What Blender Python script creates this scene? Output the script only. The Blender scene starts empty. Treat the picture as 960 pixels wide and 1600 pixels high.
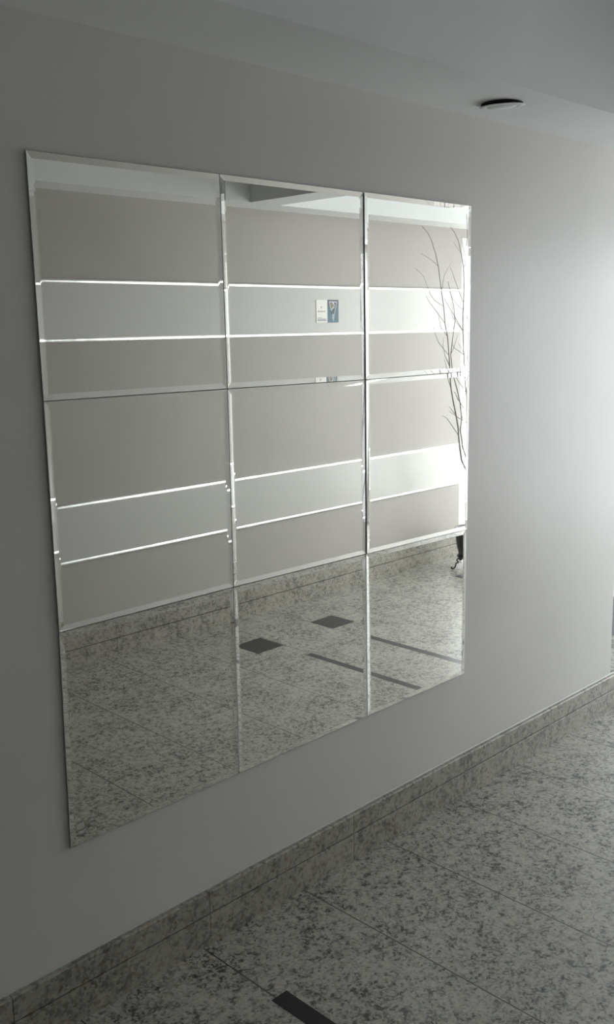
import bpy, bmesh, math, random
from mathutils import Vector, Matrix

# ------------------------------------------------------------------ camera
sc = bpy.context.scene
COL = sc.collection
CAM = (0.0, -1.7903, 1.55)
F_PX, YAW, PITCH, ROLL = 1515.35, 0.7829, -0.1884, -0.0175
fw = Vector((math.sin(YAW)*math.cos(PITCH), math.cos(YAW)*math.cos(PITCH), math.sin(PITCH)))
r0 = Vector((math.cos(YAW), -math.sin(YAW), 0)); u0 = r0.cross(fw)
rr = math.cos(ROLL)*r0 + math.sin(ROLL)*u0
uu = -math.sin(ROLL)*r0 + math.cos(ROLL)*u0
cd = bpy.data.cameras.new('camera')
cam = bpy.data.objects.new('camera', cd); COL.objects.link(cam)
M = Matrix((rr, uu, -fw)).transposed().to_4x4(); M.translation = Vector(CAM)
cam.matrix_world = M
cd.sensor_fit = 'VERTICAL'; cd.sensor_height = 32.0; cd.lens = 32.0*F_PX/1600.0
cd.clip_start = 0.02; cd.clip_end = 100
sc.camera = cam

# ------------------------------------------------------------------ world: overcast daylight outside
world = bpy.data.worlds.new('daylight'); sc.world = world; world.use_nodes = True
nt = world.node_tree; nt.nodes.clear()
wo = nt.nodes.new('ShaderNodeOutputWorld'); bg = nt.nodes.new('ShaderNodeBackground')
tc = nt.nodes.new('ShaderNodeTexCoord'); sp = nt.nodes.new('ShaderNodeSeparateXYZ')
rp = nt.nodes.new('ShaderNodeValToRGB')
mr = nt.nodes.new('ShaderNodeMapRange'); mr.inputs[1].default_value = -0.6; mr.inputs[2].default_value = 0.6
nt.links.new(tc.outputs['Generated'], sp.inputs[0]); nt.links.new(sp.outputs['Z'], mr.inputs[0])
nt.links.new(mr.outputs[0], rp.inputs[0]); nt.links.new(rp.outputs[0], bg.inputs[0]); nt.links.new(bg.outputs[0], wo.inputs[0])
rp.color_ramp.elements[0].position = 0.0; rp.color_ramp.elements[0].color = (0.67, 0.685, 0.71, 1)
rp.color_ramp.elements[1].position = 0.62; rp.color_ramp.elements[1].color = (0.91, 0.955, 1.0, 1)
e = rp.color_ramp.elements.new(0.46); e.color = (0.67, 0.685, 0.71, 1)
bg.inputs[1].default_value = 8.4

def portal(name, loc, rot, sx, sy):
    l = bpy.data.lights.new(name, 'AREA'); l.shape = 'RECTANGLE'; l.size = sx; l.size_y = sy
    l.cycles.is_portal = True
    o = bpy.data.objects.new(name, l); COL.objects.link(o); o.location = loc; o.rotation_euler = rot
portal('daylight_portal_end', (6.56, -.86, 1.05), (0, math.pi/2, 0), 2.0, 2.4)      # faces -x
portal('daylight_portal_side', (5.90, -2.16, 1.08), (math.pi/2, 0, 0), 1.16, 2.0)     # faces +y

sc.view_settings.view_transform = 'Standard'; sc.view_settings.look = 'None'
sc.view_settings.gamma = 1.0; sc.view_settings.use_curve_mapping = False
sc.view_settings.exposure = 0.0
sc.cycles.use_denoising = True
sc.cycles.max_bounces = 20; sc.cycles.diffuse_bounces = 8; sc.cycles.glossy_bounces = 10
sc.cycles.transmission_bounces = 14; sc.cycles.transparent_max_bounces = 16
sc.cycles.sample_clamp_indirect = 8.0
sc.cycles.caustics_reflective = True; sc.cycles.caustics_refractive = True
sc.cycles.blur_glossy = 0.6

# ------------------------------------------------------------------ materials
def mat(name, col=(.5,.5,.5), rough=.5, metal=0.0, spec=.5, coat=0, coat_r=.1):
    m = bpy.data.materials.new(name); m.use_nodes = True
    b = m.node_tree.nodes['Principled BSDF']
    b.inputs['Base Color'].default_value = (*col, 1); b.inputs['Roughness'].default_value = rough
    b.inputs['Metallic'].default_value = metal; b.inputs['Specular IOR Level'].default_value = spec
    b.inputs['Coat Weight'].default_value = coat; b.inputs['Coat Roughness'].default_value = coat_r
    return m
def N(m, t, **k):
    n = m.node_tree.nodes.new(t)
    for a, v in k.items(): setattr(n, a, v)
    return n
def L(m, a, b): m.node_tree.links.new(a, b)

def paint(name, col, rough, bump=.02, spec=.5, mottle=.03, scale=60):
    m = mat(name, col, rough, spec=spec); b = m.node_tree.nodes['Principled BSDF']
    t = N(m, 'ShaderNodeTexCoord')
    n = N(m, 'ShaderNodeTexNoise'); n.inputs['Scale'].default_value = scale; n.inputs['Detail'].default_value = 6
    L(m, t.outputs['Object'], n.inputs['Vector'])
    bp = N(m, 'ShaderNodeBump'); bp.inputs['Strength'].default_value = bump*6; bp.inputs['Distance'].default_value = .001
    L(m, n.outputs['Fac'], bp.inputs['Height']); L(m, bp.outputs[0], b.inputs['Normal'])
    n2 = N(m, 'ShaderNodeTexNoise'); n2.inputs['Scale'].default_value = 2.5; n2.inputs['Detail'].default_value = 5
    L(m, t.outputs['Object'], n2.inputs['Vector'])
    r = N(m, 'ShaderNodeValToRGB')
    r.color_ramp.elements[0].position = .3; r.color_ramp.elements[1].position = .7
    r.color_ramp.elements[0].color = (*[c*(1-mottle) for c in col], 1); r.color_ramp.elements[1].color = (*[c*(1+mottle) for c in col], 1)
    L(m, n2.outputs['Fac'], r.inputs[0]); L(m, r.outputs[0], b.inputs['Base Color'])
    return m

def granite(name, tint=(1,1,1), joints=True, rough=.34, pitch=.36, x_off=.285, y_off=-.28, flat=0.0, cell=120):
    m = mat(name, rough=rough, spec=.5); b = m.node_tree.nodes['Principled BSDF']
    t = N(m, 'ShaderNodeTexCoord'); g = N(m, 'ShaderNodeNewGeometry')
    pos = g.outputs['Position']
    # warp for irregular crystals
    nw = N(m, 'ShaderNodeTexNoise'); nw.inputs['Scale'].default_value = 55; nw.inputs['Detail'].default_value = 3
    L(m, pos, nw.inputs['Vector'])
    vm = N(m, 'ShaderNodeVectorMath', operation='MULTIPLY_ADD')
    L(m, nw.outputs['Color'], vm.inputs[0]); vm.inputs[1].default_value = (.016,.016,.016); L(m, pos, vm.inputs[2])
    v1 = N(m, 'ShaderNodeTexVoronoi'); v1.inputs['Scale'].default_value = cell; L(m, vm.outputs[0], v1.inputs['Vector'])
    sepc = N(m, 'ShaderNodeSeparateColor'); L(m, v1.outputs['Color'], sepc.inputs[0])
    n1 = N(m, 'ShaderNodeTexNoise'); n1.inputs['Scale'].default_value = 34; n1.inputs['Detail'].default_value = 8; n1.inputs['Roughness'].default_value = .72
    L(m, pos, n1.inputs['Vector'])
    n3 = N(m, 'ShaderNodeTexNoise'); n3.inputs['Scale'].default_value = 7; n3.inputs['Detail'].default_value = 4
    L(m, pos, n3.inputs['Vector'])
    # dark mica amount = cell random + clustered noise
    a1 = N(m, 'ShaderNodeMath', operation='MULTIPLY'); L(m, sepc.outputs[0], a1.inputs[0]); a1.inputs[1].default_value = .26
    a2 = N(m, 'ShaderNodeMath', operation='ADD'); L(m, a1.outputs[0], a2.inputs[0]); L(m, n1.outputs['Fac'], a2.inputs[1])
    a3 = N(m, 'ShaderNodeMath', operation='MULTIPLY_ADD'); L(m, n3.outputs['Fac'], a3.inputs[0]); a3.inputs[1].default_value = .35; L(m, a2.outputs[0], a3.inputs[2])
    r = N(m, 'ShaderNodeValToRGB'); cr = r.color_ramp
    MID = (.30,.295,.275)
    T = lambda c: tuple((c[i]+(MID[i]-c[i])*flat)*tint[i] for i in range(3)) + (1,)
    cr.elements[0].position = .60; cr.elements[0].color = T((.035,.037,.036))
    cr.elements[1].position = 1.0; cr.elements[1].color = T((.48,.47,.42))
    for p, c in ((.675,(.12,.125,.117)), (.73,(.24,.24,.217)), (.79,(.34,.335,.30)), (.88,(.41,.405,.37))):
        q = cr.elements.new(p); q.color = T(c)
    L(m, a3.outputs[0], r.inputs[0])
    # feldspar tint per cell (brown / green)
    r2 = N(m, 'ShaderNodeValToRGB'); c2 = r2.color_ramp; c2.interpolation = 'CONSTANT'
    c2.elements[0].position = 0; c2.elements[0].color = (1,1,1,1)
    c2.elements[1].position = .62; c2.elements[1].color = (1.0,.93,.84,1)
    q = c2.elements.new(.80); q.color = (.88,.93,.86,1)
    q = c2.elements.new(.93); q.color = (.80,.66,.55,1)
    L(m, sepc.outputs[1], r2.inputs[0])
    mx = N(m, 'ShaderNodeMix', data_type='RGBA', blend_type='MULTIPLY'); mx.inputs[0].default_value = .8
    L(m, r.outputs[0], mx.inputs[6]); L(m, r2.outputs[0], mx.inputs[7])
    out = mx.outputs[2]
    if joints:
        s = N(m, 'ShaderNodeSeparateXYZ'); L(m, pos, s.inputs[0])
        def dist(sock, off):
            a = N(m, 'ShaderNodeMath', operation='SUBTRACT'); L(m, sock, a.inputs[0]); a.inputs[1].default_value = off
            w = N(m, 'ShaderNodeMath', operation='PINGPONG'); L(m, a.outputs[0], w.inputs[0]); w.inputs[1].default_value = pitch/2
            return w.outputs[0]
        dx = dist(s.outputs['X'], x_off); dy = dist(s.outputs['Y'], y_off)
        la = N(m, 'ShaderNodeMath', operation='LESS_THAN'); L(m, dx, la.inputs[0]); la.inputs[1].default_value = .0019
        lb = N(m, 'ShaderNodeMath', operation='LESS_THAN'); L(m, dy, lb.inputs[0]); lb.inputs[1].default_value = .0007
        lc = N(m, 'ShaderNodeMath', operation='MULTIPLY'); L(m, lb.outputs[0], lc.inputs[0]); lc.inputs[1].default_value = .45; lb = lc
        ms = N(m, 'ShaderNodeMath', operation='MAXIMUM'); L(m, la.outputs[0], ms.inputs[0]); L(m, lb.outputs[0], ms.inputs[1])
        mj = N(m, 'ShaderNodeMix', data_type='RGBA'); L(m, ms.outputs[0], mj.inputs[0]); L(m, out, mj.inputs[6]); mj.inputs[7].default_value = (.05,.046,.038,1)
        out = mj.outputs[2]
    L(m, out, b.inputs['Base Color'])
    rn = N(m, 'ShaderNodeMapRange'); L(m, n1.outputs['Fac'], rn.inputs[0]); rn.inputs[3].default_value = rough-.05; rn.inputs[4].default_value = rough+.08
    L(m, rn.outputs[0], b.inputs['Roughness'])
    return m

M_WALL = paint('satin_greige_wall_paint', (.665,.65,.63), .33, spec=.42)
M_WALL2 = paint('matt_greige_wall_paint', (.465,.44,.415), .42, spec=.4)
M_CEIL = paint('white_ceiling_paint', (.81,.825,.825), .6, spec=.3)
M_FLOOR = granite('granite_floor_tiles', tint=(1.04,1.035,1.03), flat=.0, cell=150)
M_FLOOR.node_tree.nodes['Principled BSDF'].inputs['Specular IOR Level'].default_value = .9
M_SKIRT = granite('granite_skirting', tint=(1.02,.98,.95), joints=False, flat=.45, rough=.3)
M_SKIRTD = mat('dark_grey_plinth', (.10,.105,.115), .4)
M_DARKEND = mat('unseen_wall_dark', (.09,.06,.04), .5)  # for the unseen left wall, made dark to cut bounced light
M_INLAY = mat('black_granite_inlay', (.012,.012,.013), .3)
M_GROOVE = mat('skirting_joint_filler', (.02,.02,.018), .8)
M_CAULK = mat('white_caulk', (.5,.5,.48), .35)
M_ALU = mat('white_aluminium_frame', (.75,.76,.75), .35)
M_STRIP = mat('off_white_lacquered_glass', (.58,.575,.55), .35, spec=.5, coat=.6, coat_r=.20)
M_GAPDARK = mat('mirror_gap_shade', (.05,.05,.05), .8)  # near-black stands in for shade in the gaps around the mirrors
M_SILVER = mat('mirror_silvering', (.90,.885,.855), .0, metal=1)
M_CHROME = mat('polished_metal_trim', (.90,.90,.89), .30, metal=1)
b = M_CHROME.node_tree.nodes['Principled BSDF']
t = N(M_CHROME, 'ShaderNodeTexCoord'); mp = N(M_CHROME, 'ShaderNodeMapping'); mp.inputs['Scale'].default_value = (5,1,1)
nn = N(M_CHROME, 'ShaderNodeTexNoise'); nn.inputs['Scale'].default_value = 1.6; nn.inputs['Detail'].default_value = 3
bp = N(M_CHROME, 'ShaderNodeBump'); bp.inputs['Strength'].default_value = .9; bp.inputs['Distance'].default_value = .010
L(M_CHROME, t.outputs['Object'], mp.inputs[0]); L(M_CHROME, mp.outputs[0], nn.inputs['Vector']); L(M_CHROME, nn.outputs['Fac'], bp.inputs['Height']); L(M_CHROME, bp.outputs[0], b.inputs['Normal'])

def glass(name, col=(.992,.995,.990), rough=0.0):
    m = bpy.data.materials.new(name); m.use_nodes = True; n = m.node_tree; n.nodes.clear()
    o = n.nodes.new('ShaderNodeOutputMaterial'); g = n.nodes.new('ShaderNodeBsdfGlass')
    g.inputs['Color'].default_value = (*col,1); g.inputs['IOR'].default_value = 1.5; g.inputs['Roughness'].default_value = rough
    n.links.new(g.outputs[0], o.inputs[0]); return m
M_GLASS = glass('clear_mirror_glass')
def edge_mat():
    m = bpy.data.materials.new('ground_glass_edge'); m.use_nodes = True; n = m.node_tree; n.nodes.clear()
    o = n.nodes.new('ShaderNodeOutputMaterial'); d = n.nodes.new('ShaderNodeBsdfDiffuse'); t = n.nodes.new('ShaderNodeBsdfTranslucent')
    d.inputs[0].default_value = (.80,.84,.82,1); t.inputs[0].default_value = (.86,.90,.88,1); x = n.nodes.new('ShaderNodeMixShader'); x.inputs[0].default_value = .6
    n.links.new(d.outputs[0], x.inputs[1]); n.links.new(t.outputs[0], x.inputs[2]); n.links.new(x.outputs[0], o.inputs[0])
    return m
M_GLASS_EDGE = edge_mat()
def pane_mat():
    m = bpy.data.materials.new('window_pane_glass'); m.use_nodes = True; n = m.node_tree; n.nodes.clear()
    o = n.nodes.new('ShaderNodeOutputMaterial'); g = n.nodes.new('ShaderNodeBsdfGlossy'); g.inputs['Roughness'].default_value = .02
    t = n.nodes.new('ShaderNodeBsdfTransparent'); t.inputs[0].default_value = (.96,.965,.96,1)
    f = n.nodes.new('ShaderNodeFresnel'); f.inputs[0].default_value = 1.45; x = n.nodes.new('ShaderNodeMixShader')
    g2 = n.nodes.new('ShaderNodeNewGeometry'); sb = n.nodes.new('ShaderNodeMath'); sb.operation = 'SUBTRACT'; sb.inputs[0].default_value = 1
    n.links.new(g2.outputs['Backfacing'], sb.inputs[1]); ml = n.nodes.new('ShaderNodeMath'); ml.operation = 'MULTIPLY'
    n.links.new(sb.outputs[0], ml.inputs[0]); n.links.new(f.outputs[0], ml.inputs[1])
    n.links.new(ml.outputs[0], x.inputs[0]); n.links.new(t.outputs[0], x.inputs[1]); n.links.new(g.outputs[0], x.inputs[2]); n.links.new(x.outputs[0], o.inputs[0])
    return m
M_PANE = pane_mat()

# ------------------------------------------------------------------ mesh helpers
def box(bm, x0, x1, y0, y1, z0, z1, mi=0):
    vs = [bm.verts.new(p) for p in ((x0,y0,z0),(x1,y0,z0),(x1,y1,z0),(x0,y1,z0),(x0,y0,z1),(x1,y0,z1),(x1,y1,z1),(x0,y1,z1))]
    for q in ((0,3,2,1),(4,5,6,7),(0,1,5,4),(1,2,6,5),(2,3,7,6),(3,0,4,7)):
        f = bm.faces.new([vs[i] for i in q]); f.material_index = mi
def prism_x(bm, x0, x1, prof):            # profile of (y,z) points swept along x
    n = len(prof); a = [bm.verts.new((x0,y,z)) for y,z in prof]; c = [bm.verts.new((x1,y,z)) for y,z in prof]
    for i in range(n): bm.faces.new((a[i], a[(i+1)%n], c[(i+1)%n], c[i]))
    bm.faces.new(a[::-1]); bm.faces.new(c)
def lathe(bm, prof, n=40, c=(0,0,0)):      # closed or open profile of (r,z)
    rings = []
    for r, z in prof:
        if r < 1e-6: rings.append([bm.verts.new((c[0],c[1],c[2]+z))])
        else: rings.append([bm.verts.new((c[0]+r*math.cos(2*math.pi*k/n), c[1]+r*math.sin(2*math.pi*k/n), c[2]+z)) for k in range(n)])
    for a, b2 in zip(rings, rings[1:]):
        for k in range(n):
            k2 = (k+1) % n
            if len(a) == 1 and len(b2) == 1: continue
            if len(a) == 1: bm.faces.new((a[0], b2[k2], b2[k]))
            elif len(b2) == 1: bm.faces.new((a[k], a[k2], b2[0]))
            else: bm.faces.new((a[k], a[k2], b2[k2], b2[k]))
def tube(bm, pts, rads, n=8):
    pts = [Vector(p) for p in pts]; rings = []
    ref = Vector((.31,.77,.55))
    for i, p in enumerate(pts):
        d = (pts[min(i+1,len(pts)-1)] - pts[max(i-1,0)]).normalized()
        u = d.cross(ref).normalized(); v = d.cross(u)
        rings.append([bm.verts.new(p + rads[i]*(math.cos(2*math.pi*k/n)*u + math.sin(2*math.pi*k/n)*v)) for k in range(n)])
    for a, c in zip(rings, rings[1:]):
        for k in range(n): bm.faces.new((a[k], a[(k+1)%n], c[(k+1)%n], c[k]))
    bm.faces.new(rings[0][::-1]); bm.faces.new(rings[-1])
def link(name, bm, mats, parent=None, smooth=False, loc=None, fix=True, bevel=0):
    if fix: bmesh.ops.recalc_face_normals(bm, faces=bm.faces)
    me = bpy.data.meshes.new(name); bm.to_mesh(me); bm.free()
    for m in (mats if isinstance(mats, (list,tuple)) else [mats]): me.materials.append(m)
    if smooth:
        for f in me.polygons: f.use_smooth = True
    o = bpy.data.objects.new(name, me); COL.objects.link(o)
    if loc is not None: o.location = loc
    if parent is not None: o.parent = parent
    if bevel:
        mo = o.modifiers.new('edge', 'BEVEL'); mo.width = bevel; mo.segments = 2; mo.limit_method = 'ANGLE'
    return o
def boxes(name, lst, m, parent=None, loc=None, bevel=0):
    bm = bmesh.new()
    for q in lst: box(bm, *q)
    return link(name, bm, m, parent, loc=loc, bevel=bevel)
def struct(o): o['kind'] = 'structure'; return o
def tag(o, label, cat, group=None):
    o['label'] = label; o['category'] = cat
    if group: o['group'] = group
    return o
def empty(name, loc): 
    o = bpy.data.objects.new(name, None); COL.objects.link(o); o.location = loc; o.empty_display_size = .1; return o

# ------------------------------------------------------------------ room shell
XL, XE, YO, XW, YB, HS, HC = -1.7, 6.5, -2.09, 3.505, .60, 2.154, 2.52
struct(boxes('floor', [(XL-.2, XE+.3, YO-.3, YB+.2, -.12, 0)], M_FLOOR))
# wall with the mirrors: ends in an outer corner, returns away from the hall
struct(boxes('wall_mirror', [(XL-.2, XW, 0, YB, 0, HC)], M_WALL, bevel=.006))
struct(boxes('wall_opposite', [(XL-.2, 5.30, YO-.2, YO, 0, HC), (5.30, XE+.2, YO-.2, YO, 2.10, HC)], M_WALL2))
struct(boxes('wall_left', [(XL-.2, XL, YO, 0, 0, HC)], M_DARKEND))
struct(boxes('wall_end', [(XE, XE+.15, YO-.2, -2.07, 0, HC), (XE, XE+.15, -2.07, .36, 2.12, HC), (XE, XE+.15, .36, YB, 0, HC)], M_WALL2))
struct(boxes('wall_back', [(XW, XE+.15, .45, YB, .0, HC)], M_CEIL))
# ceiling slab and lowered margins that leave two raised trays
struct(boxes('ceiling', [(XL-.2, XE+.15, YO-.2, YB+.15, HC, HC+.12)], M_CEIL))
struct(boxes('trim_1', [(XL, XW-.005, -.293, 0, HS, HC), (XW-.005, XE, -.293, YB, HS, HC)], M_CEIL))
struct(boxes('trim_2', [(XL, XE, YO, -1.905, HS, HC)], M_CEIL))
struct(boxes('trim_3', [(3.31, 3.51, -1.905, -.293, HS, HC)], M_CEIL))
struct(boxes('trim_4', [(6.2, XE, -1.905, -.293, HS, HC)], M_CEIL))

def skirting(name, x0, x1, yw, sgn, top, joints):
    # lower slab, recessed joint, upper slab with a chamfered nose, bead of caulk on top
    r = None
    bm = bmesh.new(); t = .018
    Y = lambda d: yw + sgn*d
    g = .0018
    xs = [x0] + [j for j in joints if x0 < j < x1] + [x1]
    for a, c in zip(xs, xs[1:]):
        a += g/2; c -= g/2
        prism_x(bm, a, c, [(Y(0),0),(Y(t),0),(Y(t),.0825),(Y(t-.001),.0835),(Y(0),.0835)])
        prism_x(bm, a, c, [(Y(0),.0878),(Y(t),.0878),(Y(t),top-.003),(Y(t-.003),top),(Y(0),top)])
    o = link(name, bm, M_SKIRT); struct(o)
    bm = bmesh.new(); box(bm, x0, x1, min(Y(0),Y(t-.009)), max(Y(0),Y(t-.009)), .08, .09); link('joint_filler', bm, M_GROOVE, o)
    bm = bmesh.new(); prism_x(bm, x0, x1, [(Y(0),top-.001),(Y(.004),top-.001),(Y(.002),top+.002),(Y(0),top+.003)]); link('caulk_bead', bm, M_CAULK, o)
    return o
J1 = [.30+.545*k for k in range(-5, 12)]
skirting('baseboard_mirror', XL, XW+.02, 0, -1, .146, J1)
skirting('baseboard_opposite', XL, 5.30, YO, 1, .152, [.12+.6*k for k in range(-4, 10)])
bm = bmesh.new(); box(bm, XW, XW+.014, 0, .45, 0, .0835); box(bm, XW, XW+.02, 0, .45, .0865, .146); struct(link('baseboard_return', bm, M_SKIRT))

# black inlays let into the granite
k = 5
for (x0,x1,y0,y1) in [(1.352,1.400,-1.39,-.285), (3.132,3.170,-1.39,-.285), (3.528,3.566,-1.37,-.285),
                      (2.985,3.160,-1.752,-1.575), (3.518,3.688,-1.748,-1.578), (4.80,4.975,-1.75,-1.575)]:
    struct(boxes('trim_%d' % k, [(x0,x1,y0,y1,-.01,.0004)], M_INLAY)); k += 1

# ------------------------------------------------------------------ glazed openings
def window(name, plane, a0, a1, z0, z1, at, cols, sill):
    # plane 'x': glass faces x at x=at, spans a in y;  plane 'y': faces y, spans a in x
    def q(a,b2,d0,d1,zz0,zz1): return (at+d0, at+d1, a, b2, zz0, zz1) if plane == 'x' else (a, b2, at+d0, at+d1, zz0, zz1)
    fr = .05; L_ = [q(a0,a1,-.03,.03,z0,z0+fr), q(a0,a1,-.03,.03,z1-fr,z1), q(a0,a0+fr,-.03,.03,z0+fr,z1-fr), q(a1-fr,a1,-.03,.03,z0+fr,z1-fr)]
    w = (a1-a0)/cols
    for i in range(1, cols): L_.append(q(a0+w*i-.02, a0+w*i+.02, -.025, .025, z0+fr, z1-fr))
    o = struct(boxes(name, L_, M_ALU))
    for i in range(cols):
        boxes('pane', [q(a0+w*i+(fr if i==0 else .02), a0+w*(i+1)-(fr if i==cols-1 else .02), -.003, .003, z0+fr, z1-fr)], M_PANE, o)
    return o
window('window_1', 'x', -2.07, .36, 0.0, 2.10, XE+.04, 3, False)
window('window_2', 'y', 5.30, 6.50, 0.0, 2.10, YO-.04, 1, False)
struct(boxes('baseboard_back', [(XW+.02, XE, .44, YB, 0, .20)], M_SKIRTD))

# ------------------------------------------------------------------ nine bevelled mirrors
ROWX = [[(1.021,2),(1.512,2),(2.0065,2),(2.489,2)], [(1.023,2),(1.515,2),(2.009,2),(2.492,2)],
        [(1.023,2),(1.514,2),(2.009,2),(2.491,2)], [(1.016,2),(1.513,2),(2.012,2),(2.490,2)]]
GX = [[c[0] for c in row] for row in ROWX]
GZ = [[1.898,1.899,1.899,1.898],[1.410,1.408,1.405,1.407],[.918,.918,.914,.908],[.418,.421,.424,.425]]
names = [['top left','top middle','top right'],['middle left','central','middle right'],['bottom left','bottom middle','bottom right']]
seen = [['reflecting pale ceiling edge and wall band','reflecting a small white and teal card','with branch tips in it'],
        ['reflecting a pale band low on the wall','in the middle of the nine, reflecting a pale band','reflecting bright daylight and branches'],
        ['reflecting bare granite floor','reflecting two black floor squares','nearest the floor corner, reflecting black floor lines']]
TH, BW, BD, BK = .0036, .013, .0014, .0038
rnd = random.Random(4)
for j in range(3):
    for i in range(3):
        gl = .0007 if i != 2 else .0016
        gr = .0007 if i != 1 else .0014
        C4 = [(GX[j][i]+gl, GZ[j][i]-.0008), (GX[j][i+1]-gr, GZ[j][i+1]-.0012), (GX[j+1][i+1]-gr, GZ[j+1][i+1]+.0012), (GX[j+1][i]+gl, GZ[j+1][i]+.0012)]
        cx = sum(c[0] for c in C4)/4; cz = sum(c[1] for c in C4)/4
        root = empty('mirror_panel', (cx, 0, cz))
        tag(root, '%s square wall mirror tile, %s' % (names[j][i], seen[j][i]), 'mirror', 'bevelled mirrors in a three by three grid')
        off = rnd.uniform(-.0006, .0006) - (.003 if (i == 2 and j < 2) else 0)
        yb = -BK + off; yf = yb - TH
        P = [(x-cx, z-cz) for x, z in C4]
        inn = [(P[0][0]+BW, P[0][1]-BW), (P[1][0]-BW, P[1][1]-BW), (P[2][0]-BW, P[2][1]+BW), (P[3][0]+BW, P[3][1]+BW)]
        # flat front of the glass and its ground edges
        bm = bmesh.new()
        f4 = [bm.verts.new((x, yf, z)) for x, z in inn]; f = bm.faces.new(f4)
        e1 = [bm.verts.new((x, yf+BD, z)) for x, z in P]; e2 = [bm.verts.new((x, yb, z)) for x, z in P]
        for a in range(4):
            c = (a+1) % 4
            ff = bm.faces.new((e1[a], e1[c], e2[c], e2[a])); ff.material_index = 1
        bm.normal_update()
        for ff in bm.faces:                      # outward normals
            c0 = ff.calc_center_median()
            out = Vector((0,-1,0)) if ff.material_index == 0 else Vector((c0.x, 0, c0.z))
            if ff.normal.dot(out) < 0: ff.normal_flip()
        link('glass', bm, [M_GLASS, M_GLASS_EDGE], root, fix=False)
        bm = bmesh.new()
        a4 = [bm.verts.new((x, yf, z)) for x, z in inn]; b4 = [bm.verts.new((x, yf+BD, z)) for x, z in P]
        for a in range(4):
            c = (a+1) % 4; ff = bm.faces.new((a4[a], a4[c], b4[c], b4[a])); ff.normal_update()
            if ff.normal.y > 0: ff.normal_flip()
        be = link('bevel', bm, M_GLASS, root, fix=False); be['label'] = 'bevelled glass border'
        bm = bmesh.new()
        v = [bm.verts.new((x, yb, z)) for x, z in P]; ff = bm.faces.new(v); ff.normal_update()
        if ff.normal.y > 0: ff.normal_flip()
        link('silvering', bm, M_SILVER, root, fix=False)
        ins = .0025
        Q = [(P[0][0]+ins,P[0][1]-ins),(P[1][0]-ins,P[1][1]-ins),(P[2][0]-ins,P[2][1]+ins),(P[3][0]+ins,P[3][1]+ins)]
        bm = bmesh.new()
        a4 = [bm.verts.new((x, yb+.0006, z)) for x, z in Q]; b4 = [bm.verts.new((x, 0, z)) for x, z in Q]
        bm.faces.new(a4); bm.faces.new(b4[::-1])
        for a in range(4):
            c = (a+1) % 4; bm.faces.new((a4[a], b4[a], b4[c], a4[c]))
        link('gap_shade_board', bm, M_GAPDARK, root)  # added board, dark so gaps and edges look shaded

# ------------------------------------------------------------------ pale panels on the opposite wall
def wall_strip(z0, z1, x0, x1, label):
    root = empty('wall_panel', ((x0+x1)/2, YO, z0)); tag(root, label, 'wall panel', 'long pale panels on the facing wall')
    h = (x1-x0)/2; H_ = z1-z0
    boxes('panel_face', [(-h, h, 0, .012, .01, H_-.01)], M_STRIP, root)
    for zc in (.0115, H_-.0115):
        bm = bmesh.new(); n = 10; r = .0115
        prism_x(bm, -h, h, [(0, zc-r)] + [(.004+r*.9*math.sin(math.pi*k/n), zc - r*math.cos(math.pi*k/n)) for k in range(n+1)] + [(0, zc+r)])
        o = link('metal_edge', bm, M_CHROME, root, smooth=True)
    return root
wall_strip(1.500, 1.780, -1.2, 5.28, 'upper long pale panel with shiny edges on the wall seen in the mirrors')
wall_strip(.490, .772, -1.2, 5.28, 'lower long pale panel with shiny edges above the granite skirting in the mirrors')

# card fixed on the upper panel: white half and teal half with a looping white ribbon in a V
M_CARDW = mat('white_card', (.95,.94,.90), .4); M_TEAL = mat('teal_card', (.10,.20,.24), .4); M_TEALD = mat('slate_card', (.10,.13,.16), .4)
M_PRINT = mat('grey_print', (.42,.36,.34), .6); M_RED = mat('dark_print', (.13,.13,.20), .6); M_TAN = mat('tan_print', (.30,.24,.16), .5)
M_LIGHTB = mat('pale_blue_print', (.45,.58,.64), .5)
YP = YO + .012
card = empty('wall_card', (4.026, YP, 1.573)); tag(card, 'small folded card, one half white and one teal, on the upper pale panel', 'card')
# local: x along wall, z up; image left half (x<0) white
cw = boxes('white_leaf', [(-.091, -.002, 0, .003, 0, .125)], M_CARDW, card); cw['label'] = 'white half with faint printed lines'
ct = boxes('teal_leaf', [(.0, .089, 0, .003, 0, .125)], M_TEAL, card); ct['label'] = 'teal half with a white V emblem'
def flat(name, polys, m, parent, y0, y1):
    bm = bmesh.new()
    for pl in polys:
        a = [bm.verts.new((x, y0, z)) for x, z in pl]; c = [bm.verts.new((x, y1, z)) for x, z in pl]; n = len(pl)
        bm.faces.new(a); bm.faces.new(c[::-1])
        for i in range(n): bm.faces.new((a[i], c[i], c[(i+1)%n], a[(i+1)%n]))
    return link(name, bm, m, parent)
R4 = lambda x0,x1,z0,z1: [(x0,z0),(x1,z0),(x1,z1),(x0,z1)]
flat('printed_word', [R4(-.078+.0085*i, -.0725+.0085*i, .058, .064+(.002 if i%3==0 else 0)) for i in range(7)], M_PRINT, cw, .003, .0034)
flat('printed_mark', [[(-.051+.005*math.cos(a*math.pi/3), .084+.005*math.sin(a*math.pi/3)) for a in range(6)]], M_PRINT, cw, .003, .0034)
flat('printed_lines', [R4(-.082,-.012,.017,.0205), R4(-.082,-.012,.0095,.013), R4(-.082,-.045,.026,.0275)], M_RED, cw, .003, .0034)
flat('slate_band', [R4(.0,.089,.112,.125), R4(.0,.018,.09,.112), R4(.066,.089,.09,.112)], M_TEALD, ct, .003, .0033)
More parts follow.
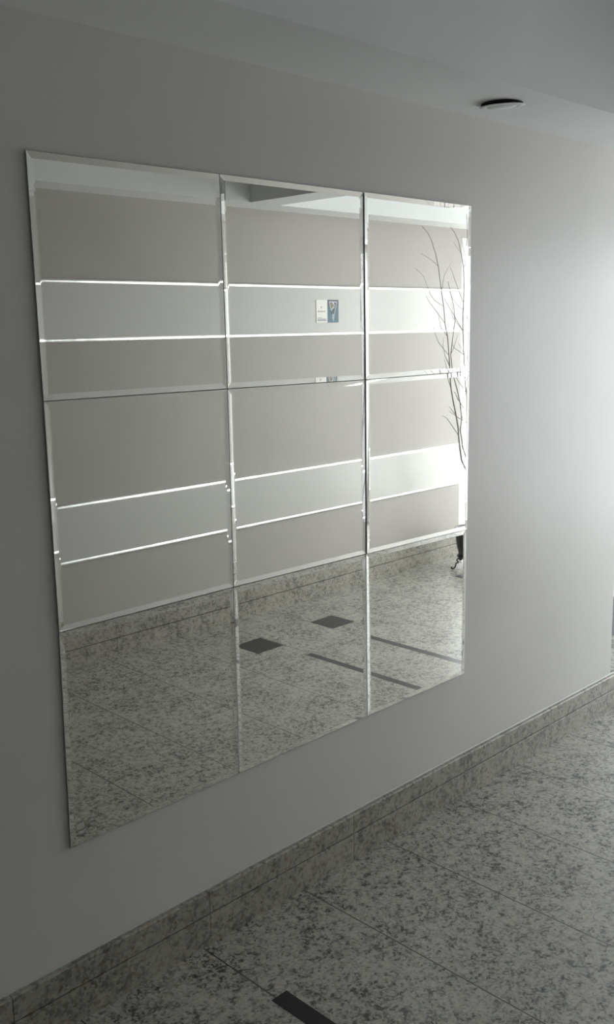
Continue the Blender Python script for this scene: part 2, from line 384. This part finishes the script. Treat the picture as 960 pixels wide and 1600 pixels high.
def ribbon(pts, w):
    out = []
    for (a, c) in zip(pts, pts[1:]):
        a = Vector(a); c = Vector(c); d = (c-a).normalized(); n = Vector((-d.y, d.x))*w/2; e_ = d*w*.2
        out.append([tuple(a-n-e_), tuple(c-n+e_), tuple(c+n+e_), tuple(a+n-e_)])
    return out
M_RIB = mat('white_print', (.80,.82,.82), .4)
flat('emblem_fill', [[(.02,.108),(.038,.108),(.046,.095),(.042,.082),(.027,.074)]], M_TAN, ct, .0033, .0036)
flat('emblem_dark', [[(.030,.066),(.056,.080),(.052,.055),(.046,.050)], [(.048,.112),(.072,.112),(.060,.085)]], M_TEALD, ct, .0033, .0036)  # darker slate shapes printed inside the emblem
flat('emblem_tail', [[(.033,.040),(.058,.040),(.044,.0)]], M_LIGHTB, ct, .0033, .0036)
flat('emblem_ribbon', ribbon([(.013,.115),(.033,.049),(.046,.040),(.054,.045),(.074,.115)], .0045) + ribbon([(.013,.114),(.074,.114)], .0045) + ribbon([(.040,.112),(.054,.098),(.050,.084),(.033,.075),(.029,.062),(.036,.048)], .007), M_RIB, ct, .0036, .0040)

# ------------------------------------------------------------------ recessed downlight, its ring hanging a little loose
M_LAMPTRIM = mat('white_enamelled_ring', (.66,.68,.67), .6); M_HOUSE = mat('housing_gap_shade', (.02,.02,.02), .7); M_LENS = mat('frosted_lens', (.66,.68,.67), .6)
dl = empty('downlight', (2.430, -.150, HS)); tag(dl, 'small round recessed ceiling light hanging slightly loose from the pale ceiling margin', 'ceiling light')
bm = bmesh.new(); lathe(bm, [(.0,.02),(.058,.02),(.058,-.003),(.0,-.003)]); link('housing', bm, M_HOUSE, dl, smooth=False)  # housing drum, blackened to stand in for the shaded gap behind the ring
bm = bmesh.new(); lathe(bm, [(.042,-.0015),(.062,-.0012),(.063,-.002),(.061,-.0032),(.044,-.0045),(.042,-.0035),(.042,-.0015)]); tr_ = link('trim_ring', bm, M_LAMPTRIM, dl, smooth=True)
tilt = Matrix.Rotation(math.radians(4.5), 4, Vector((.25,-.96,0)))
bm = bmesh.new(); lathe(bm, [(.0,-.002),(.040,-.002),(.042,-.0035),(.040,-.005),(.0,-.005)]); ln = link('lens', bm, M_LENS, dl, smooth=True)
for o in (tr_, ln): o.matrix_local = Matrix.Translation((0,0,-.0045)) @ tilt

# ------------------------------------------------------------------ dried branches in a dark pot on an iron stand
STEMS = [
([(5.12,-1.8,0.15),(5.125,-1.8,0.3),(4.973,-1.8,0.645),(4.92,-1.797,0.721),(4.894,-1.794,0.812),(4.878,-1.791,0.877),(4.869,-1.787,0.918),(4.84,-1.784,1.005),(4.805,-1.781,1.091),(4.778,-1.778,1.171),(4.762,-1.775,1.248),(4.756,-1.772,1.302),(4.742,-1.768,1.367),(4.721,-1.765,1.48),(4.691,-1.762,1.557),(4.673,-1.759,1.655),(4.646,-1.756,1.742),(4.611,-1.753,1.88),(4.581,-1.749,1.946),(4.538,-1.746,2.018),(4.498,-1.743,2.061),(4.442,-1.74,2.092)],0.0055,0.0012,[(3,[(4.743,-1.781,0.995),(4.685,-1.771,1.015)]),(5,[(4.819,-1.799,1.035),(4.806,-1.814,1.063)]),(7,[(4.742,-1.778,1.238),(4.728,-1.778,1.307),(4.709,-1.778,1.353)]),(10,[(4.627,-1.755,1.443),(4.58,-1.742,1.483),(4.538,-1.728,1.534)]),(12,[(4.644,-1.779,1.616),(4.587,-1.795,1.677),(4.571,-1.812,1.718)]),(13,[(4.571,-1.746,1.687),(4.513,-1.734,1.722),(4.431,-1.721,1.823),(4.348,-1.709,1.859)]),(15,[(4.578,-1.763,1.907),(4.514,-1.773,1.937),(4.491,-1.783,1.948)]),(14,[(4.699,-1.776,1.835),(4.762,-1.796,1.876),(4.825,-1.816,1.922)]),(11,[(4.693,-1.792,1.533),(4.709,-1.819,1.586),(4.731,-1.845,1.631)]),(9,[(4.742,-1.798,1.367),(4.757,-1.825,1.427),(4.798,-1.852,1.472)])]),
([(5.14,-1.82,0.15),(5.145,-1.82,0.3),(5.013,-1.82,0.692),(4.964,-1.823,0.799),(4.959,-1.825,0.839),(4.945,-1.828,0.901),(4.961,-1.831,0.968),(4.949,-1.833,1.068),(4.918,-1.836,1.157),(4.888,-1.839,1.229),(4.87,-1.841,1.296),(4.86,-1.844,1.37),(4.875,-1.847,1.424),(4.891,-1.849,1.501),(4.912,-1.852,1.577),(4.902,-1.855,1.654),(4.865,-1.857,1.749),(4.848,-1.86,1.805)],0.005,0.0012,[(4,[(5.008,-1.846,1.003),(5.035,-1.861,1.037)]),(5,[(4.888,-1.818,1.12),(4.842,-1.803,1.147)]),(7,[(4.868,-1.854,1.288),(4.867,-1.869,1.339)]),(9,[(4.892,-1.844,1.412),(4.917,-1.844,1.461),(4.936,-1.844,1.5)]),(12,[(4.899,-1.862,1.635),(4.898,-1.872,1.693)])]),
([(5.16,-1.8,0.15),(5.165,-1.8,0.3),(4.955,-1.76,0.792),(4.925,-1.763,0.954),(4.923,-1.765,1.018),(4.926,-1.768,1.07),(4.921,-1.77,1.136),(4.909,-1.772,1.226),(4.908,-1.775,1.303),(4.904,-1.777,1.369),(4.894,-1.78,1.511),(4.895,-1.782,1.618),(4.904,-1.785,1.675),(4.911,-1.788,1.794),(4.906,-1.79,1.884),(4.882,-1.792,1.968),(4.859,-1.795,2.036),(4.821,-1.798,2.086),(4.785,-1.8,2.113)],0.0055,0.0012,[(2,[(4.806,-1.75,1.109),(4.756,-1.735,1.154)]),(1,[(4.842,-1.772,0.992),(4.764,-1.782,1.036)]),(4,[(4.801,-1.76,1.239),(4.768,-1.75,1.267)]),(7,[(4.802,-1.778,1.414),(4.779,-1.777,1.443)]),(8,[(4.815,-1.79,1.605),(4.758,-1.8,1.675),(4.74,-1.81,1.705)]),(8,[(4.769,-1.76,1.588),(4.716,-1.74,1.628)]),(10,[(4.823,-1.795,1.817),(4.822,-1.805,1.847),(4.806,-1.815,1.884)]),(12,[(4.964,-1.805,1.941),(4.997,-1.82,1.988)]),(13,[(4.823,-1.777,1.993),(4.771,-1.763,2.019)])]),
([(5.12,-1.82,0.15),(5.125,-1.82,0.3),(5.128,-1.86,0.809),(5.094,-1.854,1.017),(5.061,-1.848,1.181),(5.029,-1.842,1.341),(5.024,-1.836,1.459),(5.013,-1.83,1.547),(4.984,-1.824,1.638),(4.967,-1.818,1.768),(4.954,-1.812,1.945),(4.963,-1.806,2.068),(4.945,-1.8,2.196)],0.0045,0.0012,[(6,[(4.934,-1.831,1.646),(4.865,-1.837,1.703),(4.841,-1.844,1.748)]),(3,[(4.981,-1.852,1.401),(4.955,-1.862,1.441)]),(2,[(5.006,-1.848,1.243),(4.972,-1.848,1.284)]),(8,[(4.927,-1.812,2.011),(4.913,-1.812,2.066)])]),
([(5.14,-1.8,0.15),(5.145,-1.8,0.3),(5.103,-1.78,0.653),(5.102,-1.764,0.899),(5.105,-1.748,1.181),(5.08,-1.732,1.497),(5.095,-1.716,1.804),(5.085,-1.7,2.029)],0.0055,0.0012,[(1,[(5.154,-1.764,1.017),(5.208,-1.764,1.094)]),(2,[(5.053,-1.748,1.322),(5.01,-1.748,1.42)]),(3,[(5.145,-1.732,1.612),(5.211,-1.732,1.69)]),(3,[(5.044,-1.747,1.613),(5.002,-1.762,1.728)]),(4,[(5.039,-1.716,1.878),(4.997,-1.716,1.952)])]),
([(5.16,-1.82,0.15),(5.165,-1.82,0.3),(5.096,-1.74,0.616),(5.116,-1.71,0.861),(5.153,-1.68,1.141),(5.154,-1.65,1.456),(5.173,-1.62,1.763)],0.005,0.0012,[(1,[(5.218,-1.71,0.974),(5.301,-1.71,1.05)]),(2,[(5.092,-1.68,1.301),(5.075,-1.68,1.419)]),(3,[(5.263,-1.66,1.571),(5.332,-1.67,1.65)])]),
]
arr = empty('branch_arrangement', (5.10, -1.80, .075)); tag(arr, 'tall bare dried branches standing in a dark pot by the glazed opening', 'dried branches')
OR = Vector((5.10, -1.80, .075))
M_POT = mat('dark_glazed_pot', (.035,.035,.036), .4); M_TWIG = mat('dry_grey_bark', (.16,.145,.125), .8); M_SOIL = mat('dark_pebbles', (.05,.045,.04), .9)
bm = bmesh.new()
lathe(bm, [(0,0),(.100,0),(.108,.004),(.124,.08),(.134,.165),(.141,.168),(.143,.178),(.140,.184),(.133,.184),(.129,.176),(.122,.15),(0,.148)])
link('pot', bm, M_POT, arr, smooth=True)
bm = bmesh.new(); rp_ = random.Random(9)
for i in range(70):
    a = rp_.uniform(0, 6.283); r = .1*math.sqrt(rp_.random()); s = rp_.uniform(.008,.014)
    mtx = Matrix.Translation((r*math.cos(a), r*math.sin(a), .151)) @ Matrix.Diagonal((s, s*rp_.uniform(.7,1), s*.6, 1))
    bmesh.ops.create_icosphere(bm, subdivisions=1, radius=1, matrix=mtx)
pb = link('pebbles', bm, M_SOIL, arr, smooth=True); pb['kind'] = 'stuff'
for pts, ra, rb, tw in STEMS:
    bm = bmesh.new(); n = len(pts); rad = [ra+(rb-ra)*i/(n-1) for i in range(n)]
    pv = [Vector(q)-OR for q in pts]
    tube(bm, pv, rad, 7)
    for i, tp in tw:
        q = [pv[i+2]] + [Vector(a)-OR for a in tp]; m_ = len(q)
        rs = rad[i+2]*.62
        tube(bm, q, [rs+(.0007-rs)*k_/(m_-1) for k_ in range(m_)], 6)
    link('branch', bm, M_TWIG, arr, smooth=True)
M_IRON = mat('black_wrought_iron', (.03,.03,.03), .5, metal=.3)
st = empty('plant_stand', (5.10, -1.80, 0)); tag(st, 'low black iron plant stand with curled legs under the dark pot', 'plant stand')
bm = bmesh.new(); pr = []
lathe(bm, [(.095,.066),(.118,.066),(.120,.070),(.118,.075),(.095,.075),(.093,.070),(.095,.066)])
for a in (0, math.pi/2): 
    ca, sa = math.cos(a), math.sin(a); tube(bm, [(-.1*ca,-.1*sa,.0695),(.1*ca,.1*sa,.0695)], [.004,.004], 8)
link('ring', bm, M_IRON, st, smooth=True)
for a in range(4):
    th = math.radians(200 + 90*a); c_, s_ = math.cos(th), math.sin(th)
    prof = [(.112,.066),(.138,.068),(.146,.060),(.138,.050),(.132,.046),(.138,.040),(.150,.042),(.152,.026),(.160,.012),(.174,.0055),(.184,.010),(.182,.020)]
    bm = bmesh.new(); tube(bm, [(r*c_, r*s_, z) for r, z in prof], [.005]*len(prof), 8)
    link('leg', bm, M_IRON, st, smooth=True)
